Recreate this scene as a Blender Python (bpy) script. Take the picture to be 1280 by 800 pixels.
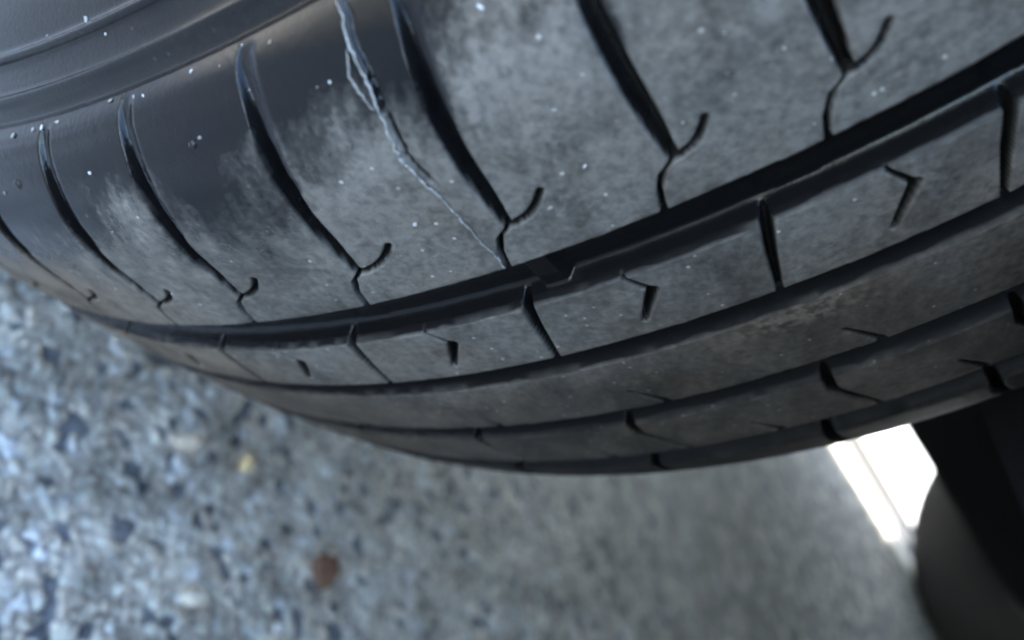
import bpy, math, random
import numpy as np
from mathutils import Matrix, Vector

for o in list(bpy.data.objects):
    bpy.data.objects.remove(o, do_unlink=True)
scene = bpy.context.scene
COL = scene.collection
rng = np.random.default_rng(7)
random.seed(7)

# ---------------------------------------------------------------- camera
R = 0.31            # tread radius
ZC = 0.305          # axle height (the tyre is squashed a little where it stands)
cam_d = bpy.data.cameras.new('camera')
cam_d.lens = 34.533
cam_d.sensor_width = 36.0
cam_d.sensor_fit = 'HORIZONTAL'
cam_d.clip_start = 0.01
cam_d.clip_end = 200.0
cam_d.dof.use_dof = True
cam_d.dof.focus_distance = 0.172
cam_d.dof.aperture_fstop = 12.0
cam = bpy.data.objects.new('camera', cam_d)
COL.objects.link(cam)
AX = Vector((0.553599, -0.088126, 0.828108))      # picture right
AY = Vector((0.432721, -0.819168, -0.376453))     # picture down
AZ = Vector((0.711535, 0.566743, -0.415356))      # viewing direction
mw = Matrix((AX, -AY, -AZ)).transposed().to_4x4()
mw.translation = Vector((-0.147094, -0.405646, 0.320656))
cam.matrix_world = mw
scene.camera = cam

# ---------------------------------------------------------------- sky, sun, exposure
SUN_EL = math.radians(40)
SUN_AZ = math.atan2(0.40, 0.917)           # towards +x +y, clockwise from +y
world = bpy.data.worlds.new('World')
scene.world = world
world.use_nodes = True
wn, wl = world.node_tree.nodes, world.node_tree.links
wn.clear()
sky = wn.new('ShaderNodeTexSky')
sky.sky_type = 'NISHITA'
sky.sun_disc = False
sky.sun_elevation = SUN_EL
sky.sun_rotation = SUN_AZ
bg = wn.new('ShaderNodeBackground')
bg.inputs['Strength'].default_value = 0.13
wo = wn.new('ShaderNodeOutputWorld')
wl.new(sky.outputs[0], bg.inputs['Color'])
wl.new(bg.outputs[0], wo.inputs['Surface'])
sun_d = bpy.data.lights.new('sun', 'SUN')
sun_d.energy = 3.0
sun_d.angle = math.radians(0.53)
sun_d.color = (1.0, 0.95, 0.87)
sun = bpy.data.objects.new('sun', sun_d)
COL.objects.link(sun)
to_sun = Vector((math.sin(SUN_AZ) * math.cos(SUN_EL), math.cos(SUN_AZ) * math.cos(SUN_EL), math.sin(SUN_EL)))
sun.rotation_euler = (-to_sun).to_track_quat('-Z', 'Y').to_euler()
sun.location = to_sun * 8
vs = scene.view_settings
vs.view_transform = 'Standard'
vs.look = 'None'
vs.gamma = 1.0
vs.exposure = 4.05
vs.use_curve_mapping = False
scene.render.engine = 'CYCLES'
scene.cycles.filter_width = 2.2

# ---------------------------------------------------------------- helpers
def tag(o, label=None, cat=None, group=None, kind=None):
    if label: o['label'] = label
    if cat: o['category'] = cat
    if group: o['group'] = group
    if kind: o['kind'] = kind
    return o

def empty(name, loc=(0, 0, 0)):
    o = bpy.data.objects.new(name, None)
    COL.objects.link(o)
    o.location = loc
    o.empty_display_size = 0.05
    return o

def link(name, me, mat=None, parent=None):
    o = bpy.data.objects.new(name, me)
    COL.objects.link(o)
    if mat: me.materials.append(mat)
    if parent: o.parent = parent
    return o

def mesh_np(name, V, F, smooth=True, attrs=None, colors=None):
    V = np.ascontiguousarray(V, dtype=np.float32).reshape(-1, 3)
    F = np.ascontiguousarray(F, dtype=np.int32)
    me = bpy.data.meshes.new(name)
    n, k = F.shape
    me.vertices.add(len(V)); me.vertices.foreach_set('co', V.ravel())
    me.loops.add(n * k); me.loops.foreach_set('vertex_index', F.ravel())
    me.polygons.add(n)
    me.polygons.foreach_set('loop_start', np.arange(0, n * k, k, dtype=np.int32))
    me.update(calc_edges=True)
    me.polygons.foreach_set('use_smooth', np.full(n, smooth, dtype=bool))
    for an, a in (attrs or {}).items():
        at = me.attributes.new(an, 'FLOAT', 'POINT')
        at.data.foreach_set('value', np.ascontiguousarray(a, dtype=np.float32).ravel())
    for an, a in (colors or {}).items():
        at = me.attributes.new(an, 'FLOAT_COLOR', 'POINT')
        c = np.ones((len(V), 4), dtype=np.float32); c[:, :3] = a.reshape(-1, 3)
        at.data.foreach_set('color', c.ravel())
    me.validate()
    return me

def grid_faces(n, m, flip=False):
    i = np.arange(n * m).reshape(n, m)
    a, b, c, d = i[:-1, :-1], i[1:, :-1], i[1:, 1:], i[:-1, 1:]
    q = np.stack([a, b, c, d] if not flip else [a, d, c, b], -1)
    return q.reshape(-1, 4)

def poly_mesh(name, verts, faces, smooth=False):
    me = bpy.data.meshes.new(name)
    me.from_pydata([tuple(v) for v in verts], [], faces)
    me.polygons.foreach_set('use_smooth', [smooth] * len(me.polygons))
    me.update()
    return me

def prism(name, outline, axis, a, b):
    """extrude a 2-D outline along an axis ('x' or 'z') from a to b"""
    n = len(outline)
    if axis == 'x':
        vs_ = [(a, p, q) for p, q in outline] + [(b, p, q) for p, q in outline]
    else:
        vs_ = [(p, q, a) for p, q in outline] + [(p, q, b) for p, q in outline]
    fs = [tuple(range(n)), tuple(range(2 * n - 1, n - 1, -1))]
    fs += [(i, i + n, (i + 1) % n + n, (i + 1) % n) for i in range(n)]
    me = poly_mesh(name, vs_, fs)
    import bmesh
    bm = bmesh.new(); bm.from_mesh(me)
    bmesh.ops.recalc_face_normals(bm, faces=bm.faces)
    bm.to_mesh(me); bm.free()
    return me

def hash2(i, j, k=0):
    h = (i.astype(np.int64) * 374761393 + j.astype(np.int64) * 668265263 + k * 2147483647) & 0xFFFFFFFF
    h = ((h ^ (h >> 13)) * 1274126177) & 0xFFFFFFFF
    h = (h ^ (h >> 16)) & 0xFFFFFFFF
    return h / 4294967295.0

def vnoise(x, y, k=0):
    i, j = np.floor(x), np.floor(y)
    u, v = x - i, y - j
    u, v = u * u * (3 - 2 * u), v * v * (3 - 2 * v)
    i, j = i.astype(np.int64), j.astype(np.int64)
    return (hash2(i, j, k) * (1 - u) + hash2(i + 1, j, k) * u) * (1 - v) + (hash2(i, j + 1, k) * (1 - u) + hash2(i + 1, j + 1, k) * u) * v

def fbm(x, y, oct=4, k=0):
    s, a, t = 0, 1, 0
    for o in range(oct):
        s = s + a * vnoise(x * 2 ** o, y * 2 ** o, k + o * 17); t += a; a *= .5
    return s / t

def sstep(a, b, x):
    t = np.clip((x - a) / (b - a), 0, 1)
    return t * t * (3 - 2 * t)

# ---------------------------------------------------------------- materials
def new_mat(name):
    m = bpy.data.materials.new(name)
    m.use_nodes = True
    nt = m.node_tree
    return m, nt, nt.nodes['Principled BSDF'], nt.nodes.new

def mat_plain(name, col, rough=.6, noise=0.0, scale=20, bump=0.0, metal=0.0):
    m, nt, b, N = new_mat(name)
    b.inputs['Base Color'].default_value = (*col, 1)
    b.inputs['Roughness'].default_value = rough
    b.inputs['Metallic'].default_value = metal
    tc = N('ShaderNodeTexCoord')
    n = N('ShaderNodeTexNoise'); n.inputs['Scale'].default_value = scale; n.inputs['Detail'].default_value = 6
    nt.links.new(tc.outputs['Object'], n.inputs['Vector'])
    if noise:
        r = N('ShaderNodeMix'); r.data_type = 'RGBA'
        r.inputs['A'].default_value = (*[c * (1 - noise) for c in col], 1)
        r.inputs['B'].default_value = (*[min(1, c * (1 + noise)) for c in col], 1)
        nt.links.new(n.outputs['Fac'], r.inputs['Factor'])
        nt.links.new(r.outputs['Result'], b.inputs['Base Color'])
    if bump:
        bp = N('ShaderNodeBump'); bp.inputs['Strength'].default_value = bump; bp.inputs['Distance'].default_value = .002
        nt.links.new(n.outputs['Fac'], bp.inputs['Height'])
        nt.links.new(bp.outputs['Normal'], b.inputs['Normal'])
    return m

def mat_rubber():
    m, nt, b, N = new_mat('tyre_rubber')
    L = nt.links.new
    tc = N('ShaderNodeTexCoord')
    at = N('ShaderNodeAttribute'); at.attribute_name = 'dust_shade'
    br = N('ShaderNodeAttribute'); br.attribute_name = 'brown'
    n1 = N('ShaderNodeTexNoise'); n1.inputs['Scale'].default_value = 520; n1.inputs['Detail'].default_value = 8; n1.inputs['Roughness'].default_value = .7
    n2 = N('ShaderNodeTexNoise'); n2.inputs['Scale'].default_value = 1500; n2.inputs['Detail'].default_value = 3
    n3 = N('ShaderNodeTexVoronoi'); n3.inputs['Scale'].default_value = 430
    for n in (n1, n2, n3): L(tc.outputs['Object'], n.inputs['Vector'])
    # dust amount broken up by fine noise
    mr = N('ShaderNodeMapRange'); mr.inputs['From Min'].default_value = .3; mr.inputs['From Max'].default_value = .72
    mr.inputs['To Min'].default_value = .5; mr.inputs['To Max'].default_value = 1.3
    L(n1.outputs['Fac'], mr.inputs['Value'])
    mu = N('ShaderNodeMath'); mu.operation = 'MULTIPLY'; mu.use_clamp = True
    L(at.outputs['Fac'], mu.inputs[0]); L(mr.outputs['Result'], mu.inputs[1])
    dustc = N('ShaderNodeMix'); dustc.data_type = 'RGBA'
    dustc.inputs['A'].default_value = (.146, .136, .126, 1)
    dustc.inputs['B'].default_value = (.146, .118, .094, 1)
    L(br.outputs['Fac'], dustc.inputs['Factor'])
    base = N('ShaderNodeMix'); base.data_type = 'RGBA'
    base.inputs['A'].default_value = (.0035, .0035, .004, 1)
    L(mu.outputs[0], base.inputs['Factor']); L(dustc.outputs['Result'], base.inputs['B'])
    # pale grit specks stuck on the rubber
    sp = N('ShaderNodeMapRange'); sp.inputs['From Min'].default_value = .19; sp.inputs['From Max'].default_value = .10
    L(n3.outputs['Distance'], sp.inputs['Value'])
    sel = N('ShaderNodeMath'); sel.operation = 'GREATER_THAN'; sel.inputs[1].default_value = .86
    sx = N('ShaderNodeSeparateColor'); L(n3.outputs['Color'], sx.inputs['Color']); L(sx.outputs['Red'], sel.inputs[0])
    sm = N('ShaderNodeMath'); sm.operation = 'MULTIPLY'; L(sp.outputs['Result'], sm.inputs[0]); L(sel.outputs[0], sm.inputs[1])
    sm2 = N('ShaderNodeMath'); sm2.operation = 'MULTIPLY'; L(sm.outputs[0], sm2.inputs[0]); L(at.outputs['Fac'], sm2.inputs[1])
    fin = N('ShaderNodeMix'); fin.data_type = 'RGBA'; fin.inputs['B'].default_value = (.36, .34, .32, 1)
    L(sm2.outputs[0], fin.inputs['Factor']); L(base.outputs['Result'], fin.inputs['A'])
    L(fin.outputs['Result'], b.inputs['Base Color'])
    ro = N('ShaderNodeMapRange'); ro.inputs['To Min'].default_value = .16; ro.inputs['To Max'].default_value = .62
    gl = N('ShaderNodeAttribute'); gl.attribute_name = 'gloss'
    g2 = N('ShaderNodeMapRange'); g2.inputs['To Min'].default_value = .5; g2.inputs['To Max'].default_value = .13
    L(gl.outputs['Fac'], g2.inputs['Value']); L(g2.outputs['Result'], ro.inputs['To Min'])
    L(mu.outputs[0], ro.inputs['Value']); L(ro.outputs['Result'], b.inputs['Roughness'])
    bp = N('ShaderNodeBump'); bp.inputs['Strength'].default_value = .22; bp.inputs['Distance'].default_value = .0006
    ad = N('ShaderNodeMath'); ad.operation = 'ADD'; L(n1.outputs['Fac'], ad.inputs[0]); L(n2.outputs['Fac'], ad.inputs[1])
    mm = N('ShaderNodeMath'); mm.operation = 'MULTIPLY'; L(ad.outputs[0], mm.inputs[0])
    dd = N('ShaderNodeMapRange'); dd.inputs['To Min'].default_value = .35; L(at.outputs['Fac'], dd.inputs['Value']); L(dd.outputs['Result'], mm.inputs[1])
    L(mm.outputs[0], bp.inputs['Height']); L(bp.outputs['Normal'], b.inputs['Normal'])
    sl = N('ShaderNodeMapRange'); sl.inputs['To Min'].default_value = .10; sl.inputs['To Max'].default_value = .24
    L(gl.outputs['Fac'], sl.inputs['Value']); L(sl.outputs['Result'], b.inputs['Specular IOR Level'])
    return m

def mat_asphalt():
    m, nt, b, N = new_mat('asphalt')
    L = nt.links.new
    tc = N('ShaderNodeTexCoord')
    at = N('ShaderNodeAttribute'); at.attribute_name = 'stone'
    nr = N('ShaderNodeAttribute'); nr.attribute_name = 'near'
    vo = N('ShaderNodeTexVoronoi'); vo.inputs['Scale'].default_value = 85
    L(tc.outputs['Object'], vo.inputs['Vector'])
    sc = N('ShaderNodeSeparateColor'); L(vo.outputs['Color'], sc.inputs['Color'])
    cr = N('ShaderNodeValToRGB')
    e = cr.color_ramp.elements
    e[0].position, e[0].color = 0, (.04, .044, .04, 1)
    e[1].position, e[1].color = 1, (.34, .33, .29, 1)
    x = e.new(.6); x.color = (.10, .105, .092, 1)
    L(sc.outputs['Red'], cr.inputs['Fac'])
    mx = N('ShaderNodeMix'); mx.data_type = 'RGBA'
    L(nr.outputs['Fac'], mx.inputs['Factor']); L(cr.outputs['Color'], mx.inputs['A']); L(at.outputs['Color'], mx.inputs['B'])  # darker asphalt outside the near patch stands in for shade under the car
    n = N('ShaderNodeTexNoise'); n.inputs['Scale'].default_value = 900; n.inputs['Detail'].default_value = 5
    L(tc.outputs['Object'], n.inputs['Vector'])
    mr = N('ShaderNodeMapRange'); mr.inputs['To Min'].default_value = .6; mr.inputs['To Max'].default_value = 1.4
    L(n.outputs['Fac'], mr.inputs['Value'])
    nb = N('ShaderNodeTexNoise'); nb.inputs['Scale'].default_value = 34; nb.inputs['Detail'].default_value = 4; nb.inputs['Roughness'].default_value = .65
    L(tc.outputs['Object'], nb.inputs['Vector'])
    mb = N('ShaderNodeMapRange'); mb.inputs['From Min'].default_value = .32; mb.inputs['From Max'].default_value = .68; mb.inputs['To Min'].default_value = .5; mb.inputs['To Max'].default_value = 1.6
    L(nb.outputs['Fac'], mb.inputs['Value'])
    mq = N('ShaderNodeMath'); mq.operation = 'MULTIPLY'; L(mr.outputs['Result'], mq.inputs[0]); L(mb.outputs['Result'], mq.inputs[1])
    mr = mq
    mu = N('ShaderNodeMix'); mu.data_type = 'RGBA'; mu.blend_type = 'MULTIPLY'; mu.inputs['Factor'].default_value = 1
    L(mx.outputs['Result'], mu.inputs['A']); L(mr.outputs[0], mu.inputs['B'])
    L(mu.outputs['Result'], b.inputs['Base Color'])
    rr = N('ShaderNodeMapRange'); rr.inputs['To Min'].default_value = .9; rr.inputs['To Max'].default_value = .42
    L(nr.outputs['Fac'], rr.inputs['Value']); L(rr.outputs['Result'], b.inputs['Roughness'])
    b.inputs['Specular IOR Level'].default_value = .3
    bp = N('ShaderNodeBump'); bp.inputs['Strength'].default_value = .4; bp.inputs['Distance'].default_value = .001
    L(n.outputs['Fac'], bp.inputs['Height']); L(bp.outputs['Normal'], b.inputs['Normal'])
    return m

RUB = mat_rubber()
ASPH = mat_asphalt()
CONC = mat_plain('pale_concrete', (.42, .40, .37), .85, .25, 30, .4)
PAINT = mat_plain('dark_paint', (.02, .022, .026), .3, .1, 8)
BLACKPL = mat_plain('black_plastic', (.009, .0085, .0085), .85, .3, 40, .3)
BLACKPL.node_tree.nodes['Principled BSDF'].inputs['Specular IOR Level'].default_value = .25
RIMM = mat_plain('alloy', (.45, .45, .46), .35, .1, 30, 0, 1.0)

# ---------------------------------------------------------------- asphalt road
def worley(x, y, cell, k=0):
    """nearest jittered-grid seed: distance to it, to the second one, and ids"""
    gx, gy = x / cell, y / cell
    i0, j0 = np.floor(gx).astype(np.int64), np.floor(gy).astype(np.int64)
    d1 = np.full(x.shape, 9.0); d2 = np.full(x.shape, 9.0)
    ci = np.zeros(x.shape, np.int64); cj = np.zeros(x.shape, np.int64)
    ox = np.zeros(x.shape); oy = np.zeros(x.shape)
    for di in (-1, 0, 1):
        for dj in (-1, 0, 1):
            i, j = i0 + di, j0 + dj
            px = i + .1 + .8 * hash2(i, j, k); py = j + .1 + .8 * hash2(i, j, k + 5)
            ex, ey = gx - px, gy - py
            d = np.sqrt(ex * ex + ey * ey)
            c = d < d1
            d2 = np.where(c, d1, np.minimum(d2, d))
            d1 = np.where(c, d, d1)
            ci = np.where(c, i, ci); cj = np.where(c, j, cj); ox = np.where(c, ex, ox); oy = np.where(c, ey, oy)
    return d1, d2, ci, cj, ox, oy

def axis_coords(lo, hi, step, far_lo, far_hi, grow=1.12):
    mid = list(np.arange(lo, hi, step))
    up, s, x = [], step, mid[-1]
    while x < far_hi: s *= grow; x += s; up.append(x)
    dn, s, x = [], step, mid[0]
    while x > far_lo: s *= grow; x -= s; dn.append(x)
    return np.array(dn[::-1] + mid + up)

def build_road():
    xs = axis_coords(-.03, .62, .0011, -25, 25, 1.07)
    ys = axis_coords(-.33, .06, .0011, -25, 25, 1.07)
    X, Y = np.meshgrid(xs, ys, indexing='ij')
    near = sstep(.95, .35, X) * sstep(-.6, -.15, X) * sstep(-.8, -.45, Y) * sstep(.5, .15, Y)
    wx = X + .0018 * (vnoise(X * 240, Y * 240, 3) - .5); wy = Y + .0018 * (vnoise(X * 240, Y * 240, 4) - .5)
    d1, d2, ci, cj, ox, oy = worley(wx, wy, .0058, 1)
    L1 = worley(wx + .3, wy + .7, .0088, 31)
    use = hash2(L1[2], L1[3], 33) > .78
    d1, d2, ox, oy = (np.where(use, a, b) for a, b in ((L1[0], d1), (L1[1], d2), (L1[4], ox), (L1[5], oy)))
    ci = np.where(use, L1[2] + 5000, ci); cj = np.where(use, L1[3] + 9000, cj)
    r1 = hash2(ci, cj, 11); r2 = hash2(ci, cj, 12); r3 = hash2(ci, cj, 13); r4 = hash2(ci, cj, 14)
    edge = np.clip(d2 - d1, 0, 1)
    big = sstep(.0, .26, edge) * (.35 + .65 * r1) + (r2 - .5) * .8 * ox + (r3 - .5) * .8 * oy
    big = np.where(r4 < .09, big * .15 - .25, big)                 # missing stones leave pits
    e1, e2, fi, fj, px, py = worley(wx, wy, .0026, 7)
    q1 = hash2(fi, fj, 21)
    small = sstep(0, .3, e2 - e1) * (.4 + .6 * q1)
    fade = sstep(.0, .25, edge)
    H = .0011 * big + .0005 * small * (1 - .6 * fade * (r4 > .09)) + .003 * (fbm(X * 9, Y * 9, 3, 5) - .5)
    Z = (H - .0030) * near - .002 * (1 - near)
    # hold the road just under the tyre's contact patch
    # stone colours: mostly grey, a few pale, tan or dark ones
    g = .38 + .17 * r3 ** 1.5 + .34 * (q1 - .45)  # base grey paled here to stand in for open skylight
    col = np.stack([g * 1.17, g * 1.04, g * .89], -1)
    tan = (r2 > .972)[..., None]; col = np.where(tan, np.stack([g * 1.25 + .04, g * 1.12 + .03, g * .95 + .01], -1), col)
    pale = ((r1 > .9) & (r4 > .4))[..., None]; col = np.where(pale, np.stack([g + .2, g + .2, g + .19], -1), col)
    bind = (r4 < .09)[..., None]; col = np.where(bind, np.stack([g * .35, g * .35, g * .37], -1), col)
    gap = (1 - .45 * sstep(.18, 0.02, edge))[..., None]; col = col * gap          # dark bitumen between stones
    col = np.clip(col, .015, .62)
    V = np.stack([X, Y, Z], -1)
    me = mesh_np('road', V, grid_faces(*X.shape), True, {'near': near}, {'stone': col})
    o = link('road', me, ASPH)
    tag(o, 'coarse grey asphalt road under the tyre', kind='structure')
    return o
build_road()

# strip coloured pale as sunlit road, and pale pavement beyond the far side of the car, in full sun
kd = Vector((0.333, -0.136)).normalized(); kn = Vector((-kd.y, kd.x))
if kn.y < 0: kn = -kn
k0 = Vector((1.433, 0.306))
def kpt(a, b): v = k0 + kd * a + kn * b; return (v.x, v.y)
SUNSTRIP = mat_plain('sunlit_strip_colour', (.62, .58, .50), .7, .2, 60, .3)  # cream colour stands in for the bright sunlit edge of the road
me = prism('sunlit_strip', [kpt(-6, .0), kpt(-6, .05), kpt(6, .05), kpt(6, .0)], 'z', -.004, .002)
tag(link('sunlit_strip', me, SUNSTRIP), 'cream strip of road coloured as sunlit along the shadow edge', kind='structure')
BANDM = mat_plain('grey_band_tone', (.085, .085, .083), 1.0, .4, 90, .4)  # made-up strip, coloured darker so a grey tone shows beside the glare
BANDM.node_tree.nodes['Principled BSDF'].inputs['Specular IOR Level'].default_value = .05
me = prism('grey_band', [kpt(-6, .054), kpt(-6, .165), kpt(6, .165), kpt(6, .054)], 'z', -.006, .0015)
tag(link('grey_band', me, BANDM), 'made-up grey band between the sunlit strip and the pavement', kind='structure')
me = prism('pavement', [kpt(-6, .17), kpt(-6, 5), kpt(6, 5), kpt(6, .17)], 'z', -.05, .012)
tag(link('pavement', me, CONC), 'pale sunlit pavement beyond the car', kind='structure')

# ---------------------------------------------------------------- tyre
CTL = [(-.078, .205), (-.089, .216), (-.0975, .23), (-.1005, .245), (-.0985, .258), (-.093, .2695), (-.0878, .2780), (-.0845, .2830), (-.0828, .2885), (-.0815, .2941), (-.0775, .2990), (-.070, .3037), (-.060, .3066)]
CTL += [(w, R - .9 * w * w) for w in np.linspace(-.05, .07, 25)]
CTL += [(.079, .3035), (.0865, .2995), (.0905, .294), (.0925, .285), (.096, .272), (.1005, .25), (.0985, .232), (.09, .217), (.078, .205)]
def resample(ctl):
    P = np.vstack([2 * ctl[0] - ctl[1], ctl, 2 * ctl[-1] - ctl[-2]]); out = []
    for i in range(1, len(P) - 2):
        t = np.linspace(0, 1, 60, endpoint=False)[:, None]
        d = np.linalg.norm(P[i + 1] - P[i]); a = np.linalg.norm(P[i] - P[i - 1]); b = np.linalg.norm(P[i + 2] - P[i + 1])
        m0 = (P[i + 1] - P[i - 1]) / (d + a) * d; m1 = (P[i + 2] - P[i]) / (d + b) * d
        out.append((2 * t**3 - 3 * t**2 + 1) * P[i] + (t**3 - 2 * t**2 + t) * m0 + (-2 * t**3 + 3 * t**2) * P[i + 1] + (t**3 - t**2) * m1)
    return np.vstack(out + [ctl[-1:]])
PR = resample(np.array(CTL))
PS = np.concatenate([[0], np.cumsum(np.linalg.norm(np.diff(PR, axis=0), axis=1))])
PS -= PS[np.argmin(np.abs(PR[:, 0]) + (PR[:, 1] < .3))]
_t = np.gradient(PR, axis=0); _t /= np.linalg.norm(_t, axis=1)[:, None]
PN = np.stack([-_t[:, 1], _t[:, 0]], -1)                   # outward normal in (w, r)
def surf(th, s, h):
    """point on the tyre at angle th (0 = bottom, growing towards -y), profile length s, raised by h"""
    w = np.interp(s, PS, PR[:, 0]); r = np.interp(s, PS, PR[:, 1])
    nw = np.interp(s, PS, PN[:, 0]); nr = np.interp(s, PS, PN[:, 1])
    w = w + nw * h; r = r + nr * h
    x, y, z = w, -r * np.sin(th), -r * np.cos(th)
    fl = -ZC
    k = z < fl                                              # flat contact patch with a slight bulge
    x = np.where(k, x * (1 + (fl - z) * 1.2), x)
    z = np.where(k, fl + (z - fl) * .02, z)
    return np.stack([x, y, z], -1)

def seg_d(th, s, P, hw):
    """signed coverage of a polyline cut: min over segments of dist - halfwidth (metres)"""
    best = np.full(np.broadcast(th, s).shape, 1.0)
    for k in range(len(P) - 1):
        a = (P[k][0] * R, P[k][1]); b = (P[k + 1][0] * R, P[k + 1][1])
        dx, dy = b[0] - a[0], b[1] - a[1]
        px, py = th * R - a[0], s - a[1]
        t = np.clip((px * dx + py * dy) / (dx * dx + dy * dy), 0, 1)
        d = np.hypot(px - t * dx, py - t * dy) - (hw[k] * (1 - t) + hw[k + 1] * t)
        best = np.minimum(best, d)
    return best

def cut(d, depth, edge=.0007):
    return -depth * sstep(edge * .5, -edge * .8, d)

LUG_S = np.array([-.0895, -.088, -.080, -.072, -.066, -.058, -.050, -.0430, -.0414, -.0379, -.0340, -.028])
LUG_C = np.array([.0230, .0230, .0205, .0155, .0110, .0070, .0035, .0005, -.0085, -.0156, -.0196, -.0225])
LUG_W = np.array([.0000, .0003, .0010, .0015, .0017, .0017, .00145, .0008, .00055, .0005, .0005, .0005])
LUG_D = np.array([.0000, .0004, .0018, .0034, .0042, .0045, .0042, .0036, .003, .003, .003, .003])
def lug_path(s, t0=0.0):
    c = np.interp(s, LUG_S, LUG_C)
    lean = np.interp(t0, [1.44, 1.52, 1.60, 1.75], [1.0, .45, .4, 1.0])       # the mould's pitch variation: some lugs lean less
    return np.where(s < -.043, .0005 + (c - .0005) * lean, c)
LUGS = [.745, .845, .945, 1.0405, 1.1364, 1.2240, 1.3252, 1.4276, 1.5213, 1.6057, 1.7010, 1.7980, 1.8950]
def hook(k): return [(.0005 + .0227 * k * u, -.0432 - .0045 * u ** 2.4) for u in np.linspace(0, 1, 8)]

RIB1 = [.845, .983, 1.120, 1.257, 1.3954, 1.540, 1.661, 1.799]
G1 = (-.0336, -.0219); G2 = (-.0033, .0033); G3 = (.0257, .0345); G4 = (.0563, .0662)
SCAR = [(1.4182, -.0875), (1.4192, -.0844), (1.4174, -.0805), (1.4178, -.0762), (1.4149, -.0722), (1.4136, -.0688), (1.4101, -.0641), (1.409, -.0617), (1.4102, -.0581), (1.4103, -.0551), (1.4111, -.0491), (1.4089, -.0426), (1.4086, -.0379), (1.4072, -.0345)]
SCAR_B = [(1.4162, -.0807), (1.4104, -.0778), (1.4106, -.0747), (1.4124, -.0716)]

def groove(s, g, depth, edge=.00035):
    d = np.maximum(g[0] - s, s - g[1])
    t = np.clip((edge * .3 - d) / .0021, 0, 1)          # steep wall, rounded foot
    return -depth * (1 - (1 - t) ** 3)

def wobble(th): return .0005 * (fbm(th * 45, th * 0 + 1.7, 3, 71) - .5)

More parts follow.
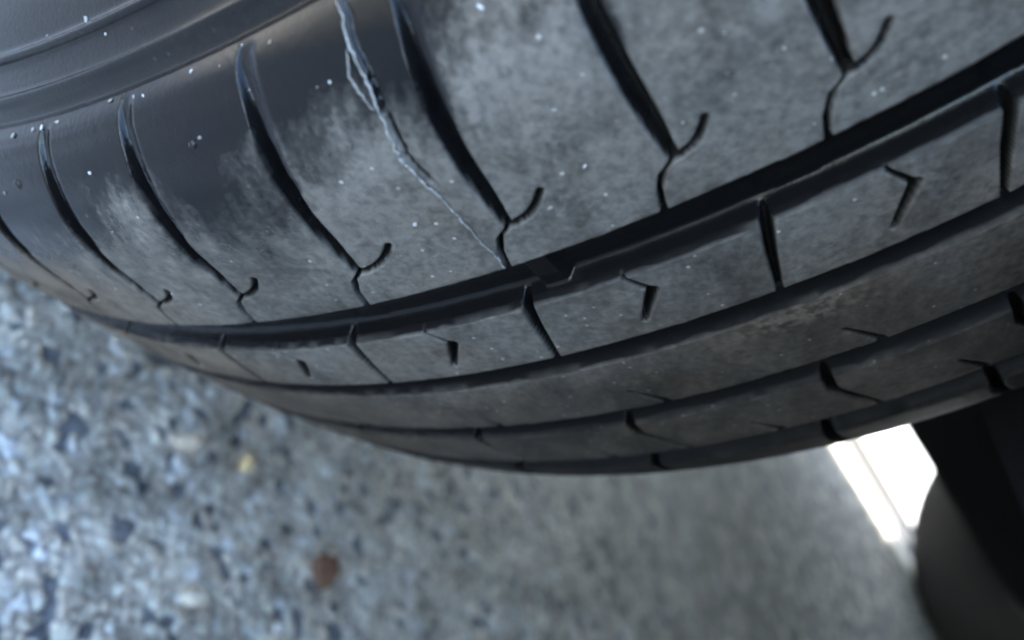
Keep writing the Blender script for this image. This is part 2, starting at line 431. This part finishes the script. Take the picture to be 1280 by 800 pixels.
def tread_h(th, s, lugs, rib1, detail=True):
    th, s = np.broadcast_arrays(th, s)
    h = np.zeros(th.shape)
    sj = s + (wobble(th) if detail else 0)
    h = np.minimum(h, groove(sj, G1, .0052, .00035))
    h = np.minimum(h, groove(sj, G2, .0055)); h = np.minimum(h, groove(sj, G3, .0055)); h = np.minimum(h, groove(sj, G4, .0055))
    if detail:
        j1 = .00035 * (vnoise(th * 260, s * 0 + 3.3, 9) - .5); h = np.where(h < -.0001, h + 0 * j1, h)
    # lugs and their sipes
    for t0 in lugs:
        m = (np.abs(th - t0) < .075) & (s < -.027)
        if not m.any(): continue
        tt, ss = th[m] - t0, s[m]
        du = (tt - lug_path(ss, t0)) * R
        hw = np.interp(ss, LUG_S, LUG_W); dp = np.interp(ss, LUG_S, LUG_D)
        c = -dp * sstep(hw + .00025, hw * .35 - .0002, np.abs(du))
        # softly sloping right flank on the upper half of the lug
        fl = sstep(-.058, -.066, ss) * sstep(-.0895, -.086, ss)
        c = np.minimum(c, -.0007 * fl * sstep(.0042, .0012, du) * (du > 0))
        c = np.minimum(c, cut(seg_d(tt, ss, hook(1.5 if 1.3 < t0 < 1.35 else 1.25 if t0 < 1.45 else 1.0), list(np.linspace(.0006, .0004, 8))), .003))
        hh = h[m]; h[m] = np.minimum(hh, c)
    for t0 in rib1:
        m = (np.abs(th - t0) < .12) & (s > -.034) & (s < .09)
        if not m.any(): continue
        tt, ss = th[m] - t0, s[m]
        c = cut(seg_d(tt, ss, [(.011, -.028), (.0, -.0217), (-.0065, -.0150), (-.0155, -.0036), (-.0175, -.0015)], [.0009, .0009, .0008, .0004, .00035]), .0042)
        c = np.minimum(c, cut(seg_d(tt, ss, [(.062, -.0213), (.0705, -.0161)], [.0003, .00055]), .003))
        c = np.minimum(c, cut(seg_d(tt, ss, [(.0705, -.0161), (.0525, -.0080)], [.0009, .0004]), .0035))
        c = np.minimum(c, cut(seg_d(tt, ss, [(.0, .0168), (.0145, .0245), (.017, .028)], [.0003, .0007, .0008]), .003))
        c = np.minimum(c, cut(seg_d(tt, ss, [(-.028, .031), (-.0315, .0412), (-.0135, .0545), (-.010, .058)], [.0011, .0009, .0004, .0003]), .0035))
        c = np.minimum(c, cut(seg_d(tt, ss, [(.047, .0475), (.0595, .0552)], [.0003, .0008]), .003))
        c = np.minimum(c, cut(seg_d(tt, ss, [(-.06, .064), (-.061, .0727), (-.05, .086)], [.0012, .0012, .0006]), .004))
        hh = h[m]; hh = np.minimum(hh, c)
        # wear bar / tie bar in the first groove beside each cut
        bar = sstep(.010, .014, tt) * sstep(.034, .028, tt) * sstep(-.0345, -.033, ss) * sstep(-.0215, -.0225, ss)
        hh = np.where(bar > 0, np.maximum(hh, -.0050 + .0018 * bar * (t0 > 1.39) * (t0 < 1.40) - .001 * (bar <= 0)), hh)
        h[m] = hh
    if detail:
        # scar: a ragged cut with a raised, turned-over lip
        m = (np.abs(th - 1.414) < .03) & (s < -.033)
        if m.any():
            tt = th[m] + .0016 * (vnoise(s[m] * 900, s[m] * 0, 4) - .5); ss = s[m] + .0004 * (vnoise(th[m] * 500, s[m] * 700, 6) - .5)
            wid = [.0001, .00015, .0002, .0002, .00025, .0003, .0003, .00022, .0002, .0001, .0001, .0001, .0001, .0001]
            d = seg_d(tt, ss, SCAR, wid)
            d2 = seg_d(tt + .0036, ss, SCAR, [w * 1.1 for w in wid])
            up_ = sstep(-.05, -.062, ss)
            h[m] += (.00005 + .0002 * up_) * sstep(.0004, -.0003, d) - (.0001 + .0008 * up_) * sstep(.0004, -.0003, seg_d(tt - .0030, ss, SCAR, wid))
            d = seg_d(tt, ss, SCAR_B, [.0001] * 4)
            h[m] += .00022 * sstep(.0003, -.0001, d)
        # worn, slightly uneven rubber
        on = sstep(-.0006, 0, h)
        h = h + on * (1 - .75 * sstep(-.058, -.07, s)) * (.00022 * (fbm(th * 60, s * 190, 3, 31) - .5) + .00012 * (fbm(th * 420, s * 1300, 2, 37) - .5))
        h = h + .00025 * (fbm(th * 150, s * 480, 3, 41) - .5) * sstep(-.0012, -.0002, np.where(h < -.0002, h, -.002))
    return h

def dust_shade_of(th, s, h):
    """road dirt and scuffing on the rubber, plus painted shade on the inner ribs; clean black in grooves and high on the shoulder"""
    nz = fbm(th * 14 + 2.0, s * 55, 4, 51)
    streak = .55 * fbm(th * 46 + s * 60, s * 120, 5, 57) + .25 * fbm(th * 230 + s * 260, s * 150, 3, 58) + .2 * fbm(th * 420, s * 1300, 2, 59)
    sb = np.interp(th, [.9, 1.1, 1.25, 1.36, 1.44, 1.52, 1.62, 1.8], [-.058, -.059, -.061, -.0625, -.066, -.073, -.086, -.098])
    d = sstep(-.013, .009, s - sb + .020 * (nz - .5) + .022 * (streak - .5))
    d = d * (.42 + .86 * nz) * (.15 + 1.7 * streak)
    gd = np.min([np.maximum(g[0] - s - wobble(th), s + wobble(th) - g[1]) for g in (G1, G2, G3, G4)], axis=0)
    d = d * (.04 + .96 * sstep(-.0007, -.00012, h)) * (.04 + .96 * sstep(-.0001, .0005, gd))
    d = d * (1 - .50 * sstep(-.026, .035, s)) * (1 - .75 * sstep(.05, .07, s))  # inner ribs and inner shoulder darkened: under-car shade put into the colour
    d = np.where(s > .07, d * .8, d)
    mud = np.exp(-(((th - 1.525) * R) / .011) ** 2 - ((s - .0065) / .0035) ** 2) * sstep(.42, .62, fbm(th * 300, s * 900, 3, 83))
    d = np.clip(d + .75 * mud * sstep(.0031, .0042, s), 0, 1)
    # left-over film on the side wall
    d = np.where(s < -.09, .015 + .05 * nz, d)
    return np.clip(d, .012, 1)

def brown_of(th, s):
    return np.clip(1.2 * np.exp(-(((th - 1.525) * R) / .013) ** 2 - ((s - .0065) / .005) ** 2) + sstep(-.03, .03, s) * .8 + 1.2 * sstep(1.2, .98, th) * sstep(-.085, -.06, s) + .8 * (fbm(th * 25, s * 80, 3, 61) - .5), 0, 1)

tyre = empty('car_tyre', (0, 0, 0))
tag(tyre, 'worn black car tyre with dusty ribbed tread and curved shoulder grooves, standing on asphalt', 'tyre')
def tyre_part(name, TH, S, detail=True, lugs=LUGS, rib1=RIB1, parent=tyre, h=None, smooth=True):
    TH, S = np.broadcast_arrays(TH, S)
    if h is None: h = tread_h(TH, S, lugs, rib1, detail)
    V = surf(TH, S, h)
    V = V + np.array([0, 0, ZC])
    me = mesh_np(name, V, grid_faces(*TH.shape, flip=True), smooth, {'dust_shade': dust_shade_of(TH, S, h), 'brown': brown_of(TH, S), 'gloss': np.maximum(sstep(-.043, -.056, S), .75 * (S > -.0345) * (S < -.0212) * sstep(-.0005, -.002, h))})
    return link(name, me, RUB, parent)

FT0, FT1 = .87, 1.765
STEP = .0003
# shoulder blocks: every block runs from one lug to the next; those in view are finely cut
S_BLK = (-.0895, -.0279)
def block_grid(t0, t1, ds, n):
    s = np.linspace(S_BLK[0], S_BLK[1], int((S_BLK[1] - S_BLK[0]) / ds) + 1)[None, :]
    u = np.linspace(0, 1, n)[:, None]
    th = (1 - u) * (t0 + lug_path(s, t0)) + u * (t1 + lug_path(s, t1))
    return np.broadcast_arrays(th, s)
for i in range(len(LUGS) - 1):
    fine = .9 < LUGS[i + 1] and LUGS[i] < 1.69
    ds = STEP if fine else .0012
    TH, S = block_grid(LUGS[i], LUGS[i + 1], ds, int((LUGS[i + 1] - LUGS[i]) * R / ds))
    tyre_part('shoulder_block', TH, S)
n_rest = 52
pitch = (2 * math.pi - (LUGS[-1] - LUGS[0])) / n_rest
loc = [LUGS[-1], LUGS[-1] + pitch]
TH, S = block_grid(loc[0], loc[1], .0016, 24)
h = tread_h(TH, S, [loc[0] - pitch] + loc + [loc[1] + pitch], [], False)
bot = []
for k in range(n_rest):
    TK = TH + k * pitch
    a = (TK.mean() % (2 * math.pi))
    if k == 0 or a < .35 or a > 2 * math.pi - .35:          # first one, and those pressed on the road
        o = tyre_part('shoulder_block', TK, S, h=h)
        if k == 0:
            proto = o.data
    else:
        o = link('shoulder_block', proto, None, tyre)
        o.matrix_local = Matrix.Translation((0, 0, ZC)) @ Matrix.Rotation(-k * pitch, 4, 'X') @ Matrix.Translation((0, 0, -ZC))
# ribs: whole rings, fine where they can be seen
th_f = np.arange(FT0, FT1, STEP / R)
th_c = np.linspace(FT1, FT0 + 2 * math.pi, 900)
TR = np.concatenate([th_f, th_c])[:, None]
RIBS_ALL = RIB1 + list(np.linspace(RIB1[-1] + .138, RIB1[0] + 2 * math.pi - .138, 37))
def ring(name, s0, s1, ds=STEP):
    s = np.linspace(s0, s1, int((s1 - s0) / ds) + 1)[None, :]
    return tyre_part(name, TR, s, True, [], RIBS_ALL)
ring('rib', -.0279, .0); ring('rib', .0, .0301); ring('rib', .0301, .0612)
ring('inner_shoulder', .0612, .094, .0007)

# side walls with the raised rings
def side(name, s0, s1, ds, nth):
    th = np.linspace(0, 2 * math.pi, nth)[:, None]
    s = np.linspace(s0, s1, int(abs(s1 - s0) / ds) + 1)[None, :]
    th, s = np.broadcast_arrays(th, s)
    h = .0027 * np.exp(-((s + .0945) / .0013) ** 2) + .0015 * np.exp(-((s + .1034) / .0009) ** 2) - .0007 * np.exp(-((s + .0912) / .0008) ** 2)
    h = h + .0008 * np.exp(-((s + .125) / .0012) ** 2) + .0008 * sstep(-.133, -.1345, s) * sstep(-.149, -.1475, s)
    h = np.where(s > 0, 0, h)
    h = h * sstep(-.0895, -.0902, np.minimum(s, -.0))  if s0 < 0 else h
    return tyre_part(name, th, s, h=h)
side('sidewall', float(PS[0]), -.0895, .0005, 900)
side('sidewall', .094, float(PS[-1]), .003, 300)
# rim inside the tyre
def lathe(name, prof, n=96, mat=None, parent=None, x0=0, c=(0, 0, 0)):
    P = np.array(prof); a = np.linspace(0, 2 * math.pi, n)[:, None]
    V = np.stack([np.broadcast_to(P[:, 0], (n, len(P))) + c[0], P[:, 1] * np.sin(a) + c[1], P[:, 1] * np.cos(a) + c[2]], -1)
    return link(name, mesh_np(name, V, grid_faces(n, len(P))), mat, parent)
lathe('rim', [(-.0795, .211), (-.084, .2095), (-.083, .203), (-.07, .2), (-.06, .188), (-.052, .17), (-.058, .12), (-.064, .075), (-.070, .05), (-.0705, .0)], 96, RIMM, tyre, 0, (0, 0, ZC))
lathe('rim', [(.0795, .211), (.084, .2095), (.083, .203), (.06, .188), (0, .18), (-.045, .18), (-.055, .19)], 96, RIMM, tyre, 0, (0, 0, ZC))

# pale turned-over lip of the scar, a thin frayed strip of rubber
def strip(name, pts, wid, mat, lift=.0005):
    P = np.array(pts); t = np.linspace(0, len(P) - 1, len(P) * 14)
    th = np.interp(t, np.arange(len(P)), P[:, 0]); s = np.interp(t, np.arange(len(P)), P[:, 1])
    th = th + .0014 * (vnoise(t * 1.7, t * 0 + 2, 3) - .5) + .0013 * (vnoise(t * 5, t * 0, 5) - .5)
    w = np.interp(t, np.linspace(0, len(P) - 1, len(wid)), wid) * (.6 + .8 * vnoise(t * 2.3, t * 0, 8))
    rows = []
    for a in np.linspace(0, 2 * math.pi, 9):
        rows.append(surf(th + np.cos(a) * w / R, s + .0 * w, lift + np.sin(a) * w * .8) + np.array([0, 0, ZC]))
    V = np.stack(rows, 1)
    return link(name, mesh_np(name, V, grid_faces(len(t), 9)), mat, tyre)
SCARM = mat_plain('frayed_rubber', (.22, .215, .21), .25, .6, 700, .6)
o = strip('scar', SCAR, [.0001, .00013, .00016, .00018, .0002, .00034, .00024, .00021, .0002, .0002, .0002, .00018], SCARM, .0004)
o['label'] = 'pale frayed scar running down the tyre shoulder'
strip('scar', SCAR_B, [.00008, .00016, .00014, .00008], SCARM, .0002)

# ---------------------------------------------------------------- water droplets on the tyre
m, nt, b, N = new_mat('water')
b.inputs['Base Color'].default_value = (1, 1, 1, 1)
b.inputs['Roughness'].default_value = .02
b.inputs['IOR'].default_value = 1.33
b.inputs['Transmission Weight'].default_value = 1.0
WATER = m
DROPS = [(1.3101, -.0881, .81), (1.3333, -.0868, .53), (1.3494, -.0887, .65), (1.3707, -.0867, .63), (1.2356, -.089, .6), (1.259, -.088, .87), (1.2685, -.0874, .57), (1.1486, -.0881, 1.17), (1.1587, -.0881, .99), (1.1779, -.0883, .8), (1.1236, -.0878, .86), (1.3475, -.0817, .64), (1.2966, -.0772, .96), (1.3045, -.0778, .68), (1.2028, -.078, .93), (1.1173, -.0786, 1.21), (1.0958, -.0772, 1.07), (1.1628, -.1052, .67), (1.228, -.1015, .77), (1.2106, -.1052, .79), (1.4853, -.0774, .99), (1.4801, -.0682, 1.22), (1.4784, -.0543, 1.52), (1.4895, -.0601, .68), (1.484, -.0488, .71), (1.5623, -.0523, .9), (1.3982, -.0777, .72), (1.3901, -.0778, .61), (1.3883, -.068, .86), (1.3571, -.0676, .76), (1.3852, -.0504, 1.04), (1.5343, -.0538, .56), (1.5347, -.0486, .58), (1.1852, -.0661, .8), (1.4547, -.0438, .87), (1.4614, -.0444, .99), (1.5702, -.0588, .44), (1.5101, -.0539, .46), (1.5877, -.0521, .45)]
def dome(name, n=20, m_=8):
    V = [(0, 0, 1)]; F = []
    for j in range(1, m_ + 1):
        a = j / m_ * 1.35
        for i in range(n):
            q = 2 * math.pi * i / n
            V.append((math.sin(a) * math.cos(q), math.sin(a) * math.sin(q), math.cos(a)))
    for i in range(n): F.append((0, 1 + i, 1 + (i + 1) % n))
    for j in range(m_ - 1):
        for i in range(n):
            p = 1 + j * n; F.append((p + i, p + n + i, p + n + (i + 1) % n, p + (i + 1) % n))
    p = 1 + (m_ - 1) * n; F.append(tuple(p + n - 1 - i for i in range(n)))
    V = [(x, y, z - math.cos(1.35)) for x, y, z in V]
    return poly_mesh(name, V, F, True)
dm = dome('water_droplet'); dm.materials.append(WATER)
def on_tyre(th, s):
    e = .0004
    hh = tread_h(np.array([th]), np.array([s]), LUGS, RIB1, True) if s > -.0895 else np.zeros(1)
    p0, p1, p2 = (surf(np.array([a]), np.array([c]), hh)[0] for a, c in ((th, s), (th + e, s), (th, s + e)))
    t1 = Vector(p1 - p0).normalized(); t2 = Vector(p2 - p0).normalized(); nn = t1.cross(t2).normalized()
    if nn.dot(Vector((0, p0[1], p0[2]))) < 0: nn = -nn
    return Vector(p0) + Vector((0, 0, ZC)), t1, nn.cross(t1), nn
def grain_mesh(seed):
    import bmesh
    r = random.Random(seed); bm = bmesh.new()
    bmesh.ops.create_icosphere(bm, subdivisions=1, radius=1)
    for v in bm.verts: v.co *= r.uniform(.7, 1.15)
    me = bpy.data.meshes.new('grit_grain'); bm.to_mesh(me); bm.free()
    me.materials.append(GRITMS[(0, 1, 0, 2, 1, 1)[seed % 6]])
    return me
GRITMS = [mat_plain('grit', c, .35, .4, 900) for c in ((.36, .36, .37), (.17, .165, .16), (.24, .20, .15))]
grains = [grain_mesh(k) for k in range(6)]
WET = {(1.4801, -.0682), (1.4784, -.0543), (1.5623, -.0523), (1.2966, -.0772), (1.3883, -.068), (1.4614, -.0444), (1.1173, -.0786), (1.3571, -.0676)}
for k, (th, s, d) in enumerate(DROPS):
    p, t1, t2, nn = on_tyre(th, s)
    B = Matrix((t1, t2, nn)).transposed().to_4x4()
    if (th, s) in WET:
        r = d * .00085
        o = bpy.data.objects.new('water_droplet', dm); COL.objects.link(o)
        mt = B @ Matrix.Diagonal((r * random.uniform(.9, 1.15), r * random.uniform(.9, 1.15), r * random.uniform(.7, .95), 1))
        mt.translation = p - nn * r * .05
        big = d > 1.4
        tag(o, 'largest clear water droplet, on the dusty grey part of the tyre shoulder' if big else 'tiny clear water droplet on the dusty grey part of the tyre shoulder' if s > -.069 else 'tiny clear water droplet on the clean black upper tyre shoulder', 'droplet', 'water droplets on the tyre shoulder')
    else:
        r = d * random.uniform(.0003, .0008)
        o = bpy.data.objects.new('grit_grain', grains[k % 6]); COL.objects.link(o)
        mt = B @ Matrix.Rotation(random.uniform(0, 6), 4, 'Z') @ Matrix.Diagonal((r * random.uniform(.8, 1.5), r * random.uniform(.6, .9), r * random.uniform(.5, .8), 1))
        mt.translation = p + nn * r * .25
        hue = ('pale', 'grey', 'pale', 'tan', 'grey', 'grey')[k % 6]
        spot = 'on the smooth tyre sidewall by the raised ring' if s < -.095 else 'along the edge between tyre shoulder and sidewall' if s < -.084 else 'on the clean black upper tyre shoulder' if s < -.07 else 'on the dusty grey tyre shoulder'
        tag(o, 'tiny ' + hue + ' grain of grit stuck ' + spot, 'grit', 'grit grains on the tyre')
    o.matrix_world = mt

# ---------------------------------------------------------------- pebbles on the road
def pebble(name, loc, size, col, label, seed, flat=.6, rot=0):
    import bmesh
    bm = bmesh.new()
    bmesh.ops.create_icosphere(bm, subdivisions=3, radius=1)
    r = random.Random(seed)
    pl = [(Vector((r.uniform(-1, 1), r.uniform(-1, 1), r.uniform(-1, 1))).normalized(), r.uniform(.35, .75)) for _ in range(10)]
    for v in bm.verts:
        for n, d in pl:
            k = v.co.dot(n)
            if k > d: v.co -= n * (k - d) * .97
        v.co.x *= size[0]; v.co.y *= size[1]; v.co.z *= size[2]
    zmin = min(v.co.z for v in bm.verts)
    for v in bm.verts: v.co.z -= zmin
    me = bpy.data.meshes.new(name); bm.to_mesh(me); bm.free()
    me.polygons.foreach_set('use_smooth', [True] * len(me.polygons))
    o = link(name, me, mat_plain(name + '_stone', col, .7, .4, 300, .5))
    o.location = loc; o.rotation_euler = (0, 0, rot)
    tag(o, label, 'pebble')
    return o
pebble('pebble', (.193, -.228, -.003), (.0125, .0105, .008), (.085, .042, .028), 'reddish brown pebble lying alone on the grey asphalt', 3, rot=.5)
pebble('pebble', (.142, -.188, -.003), (.0066, .0055, .005), (.42, .32, .18), 'small yellowish pebble on the asphalt close to the tyre', 5, rot=1.0)
pebble('pebble', (.106, -.191, -.003), (.0095, .0036, .0045), (.38, .32, .27), 'narrow pale pinkish pebble on the asphalt beside the yellowish one', 8, rot=.2)
pebble('pebble', (.116, -.258, -.003), (.009, .0052, .0055), (.34, .31, .27), 'cream white pebble on the brighter asphalt away from the tyre', 12, rot=.2)

# ---------------------------------------------------------------- the opposite tyre, under the far side of the car
far = empty('car_tyre', (1.81, .12, 0))
tag(far, 'dark shadowed tyre of the opposite wheel in front of the sunlit pavement', 'tyre')
FR = [(.06, .16), (.085, .175), (.1, .215), (.099, .26), (.093, .28), (.086, .295), (.075, .3045), (.06, .3075)]
FRP = [(-x, r) for x, r in FR] + [(-.048, .3085), (-.045, .303), (-.037, .303), (-.034, .309), (-.014, .31), (-.011, .304), (-.004, .304), (-.001, .31), (.02, .31), (.023, .304), (.030, .304), (.033, .309), (.048, .3085)] + FR[::-1]
OLDR = mat_plain('old_rubber', (.013, .013, .0135), .9, .3, 60, .4)
OLDR.node_tree.nodes['Principled BSDF'].inputs['Specular IOR Level'].default_value = .15
lathe('tread', FRP, 128, OLDR, far, 0, (0, 0, .309))
STEEL = mat_plain('brake_dusted_steel', (.10, .095, .09), .6, .3, 40, .2, .6)
lathe('rim', [(-.062, .162), (-.055, .15), (.0, .145), (.055, .15), (.06, .16)], 64, STEEL, far, 0, (0, 0, .309))
for k in range(5):
    a = math.radians(72 * k + 18)
    me = prism('spoke', [(-.016, .03), (.016, .03), (.011, .15), (-.011, .15)], 'x', .035, .055)
    me.transform(Matrix.Translation((0, 0, .309)) @ Matrix.Rotation(a, 4, 'X'))
    link('spoke', me, STEEL, far)
lathe('hub', [(.02, .0), (.02, .05), (.058, .05), (.060, .0)], 32, STEEL, far, 0, (0, 0, .309))

# ---------------------------------------------------------------- the parked car above the tyres
car = empty('parked_car', (1.0, 0, 0))
tag(car, 'dark underside and black splash shield of the parked car above the tyres', 'car')
def cpart(name, me, mat):
    o = link(name, me, mat)
    o.parent = car; o.matrix_parent_inverse = car.matrix_world.inverted() if False else Matrix.Translation((-1.0, 0, 0))
    return o
def arch(yc, r0, z0, n=18):
    return [(yc + r0 * math.cos(a), ZC + .03 + r0 * math.sin(a)) for a in np.linspace(0, math.pi, n)]
def side_outline(yf):
    o = [(yf, .22), (yf, .62), (yf - .12, .80), (-.1, .98), (-.75, 1.95), (-3.4, 1.95), (-3.45, 1.9), (-3.45, .9), (-3.45, .3)]  # roof line raised out of view so the shade reaches further
    o += [(-2.6 - .385, .22)] + [(y, z) for y, z in arch(-2.6, .385, 0)][::-1] + [(-2.6 + .385, .22)]
    o += [(-.50, .19), (-.47, .30)] + [(y, z) for y, z in arch(0, .40, 0)][::-1][3:] + [(.385, .22)]
    return o
def side_far(yf, yc):
    return [(y + (yc if y > -1 else 0), z) for y, z in side_outline(yf)]
cpart('side_panel', prism('side_panel', side_outline(.42), 'x', -.112, -.085 + .0), PAINT)
cpart('side_panel', prism('side_panel', side_far(.42, .12), 'x', 1.93, 1.96), PAINT)
# front bumper with tapered corners, bonnet, roof, floor and wheel-well walls
cpart('bumper', prism('bumper', [(-.112, .43), (.25, .72), (.80, .90), (1.2, .737), (1.9, .45), (1.955, .428), (1.2, .425), (.3, .425)], 'z', .27, .729), BLACKPL)
cpart('bonnet', prism('bonnet', [(-.112, .44), (.25, .72), (.80, .86), (1.2, .735), (1.9, .45), (1.96, -.6), (-.112, -.6)], 'z', .73, .86), PAINT)
cpart('roof', prism('roof', [(-.112, -.72), (1.96, -.72), (1.96, -3.45), (-.112, -3.45)], 'z', .9, 1.95), PAINT)  # unseen body made tall to lengthen the car's shade on the near side
cpart('floor_pan', prism('floor_pan', [(.24, .42), (1.62, .42), (1.62, -.52), (.24, -.52)], 'z', .30, .33), BLACKPL)
cpart('floor_pan', prism('floor_pan', [(1.92, -.46), (1.92, -3.4), (-.08, -3.4), (-.08, -.525)], 'z', .20, .33), BLACKPL)  # rear floor set low, out of view, to keep light off the tread
cpart('wheel_well', prism('wheel_well', [(-.46, .335), (.42, .335), (.42, .73), (-.46, .73)], 'x', .225, .24), BLACKPL)
cpart('wheel_well', prism('wheel_well', [(-.46, .34), (.42, .34), (.42, .73), (-.46, .73)], 'x', 1.62, 1.635), BLACKPL)
cpart('front_light_blocker', prism('front_light_blocker', [(-.10, .46), (.25, .70), (.80, .86), (1.15, .72), (1.12, .69), (.80, .82), (.27, .67), (-.08, .44)], 'z', .05, .268), BLACKPL)  # unseen lip added below the bumper to block light from the front
cpart('side_light_blocker', prism('side_light_blocker', [(1.90, -.34), (1.96, -.34), (1.96, -2.1), (1.90, -2.1)], 'z', .09, .215), BLACKPL)  # unseen strip added low on the far side to block bounce light
# splash shield / subframe below the floor, its slanting lower edge is what shows between the tyres
sh = [(.10, .190), (-.012, .209), (-.038, .214), (-.096, .224), (-.163, .237), (-.20, .252), (-.26, .30), (.10, .30)]
cpart('splash_shield', prism('splash_shield', sh, 'x', .75, .80), BLACKPL)

# arched shell added over the near tyre to block light from above
a = np.linspace(-.05, math.pi + .25, 40)
V = [(x, -r * math.cos(t), ZC + .03 + r * math.sin(t)) for r in (.395, .40) for x in (-.083, .223) for t in a]
n = len(a); F = []
for b0, b1 in ((0, n), (2 * n, 3 * n)):
    F += [(b0 + i, b0 + i + 1, b1 + i + 1, b1 + i) for i in range(n - 1)]
cpart('arch_light_blocker', poly_mesh('arch_light_blocker', V, F, True), BLACKPL)
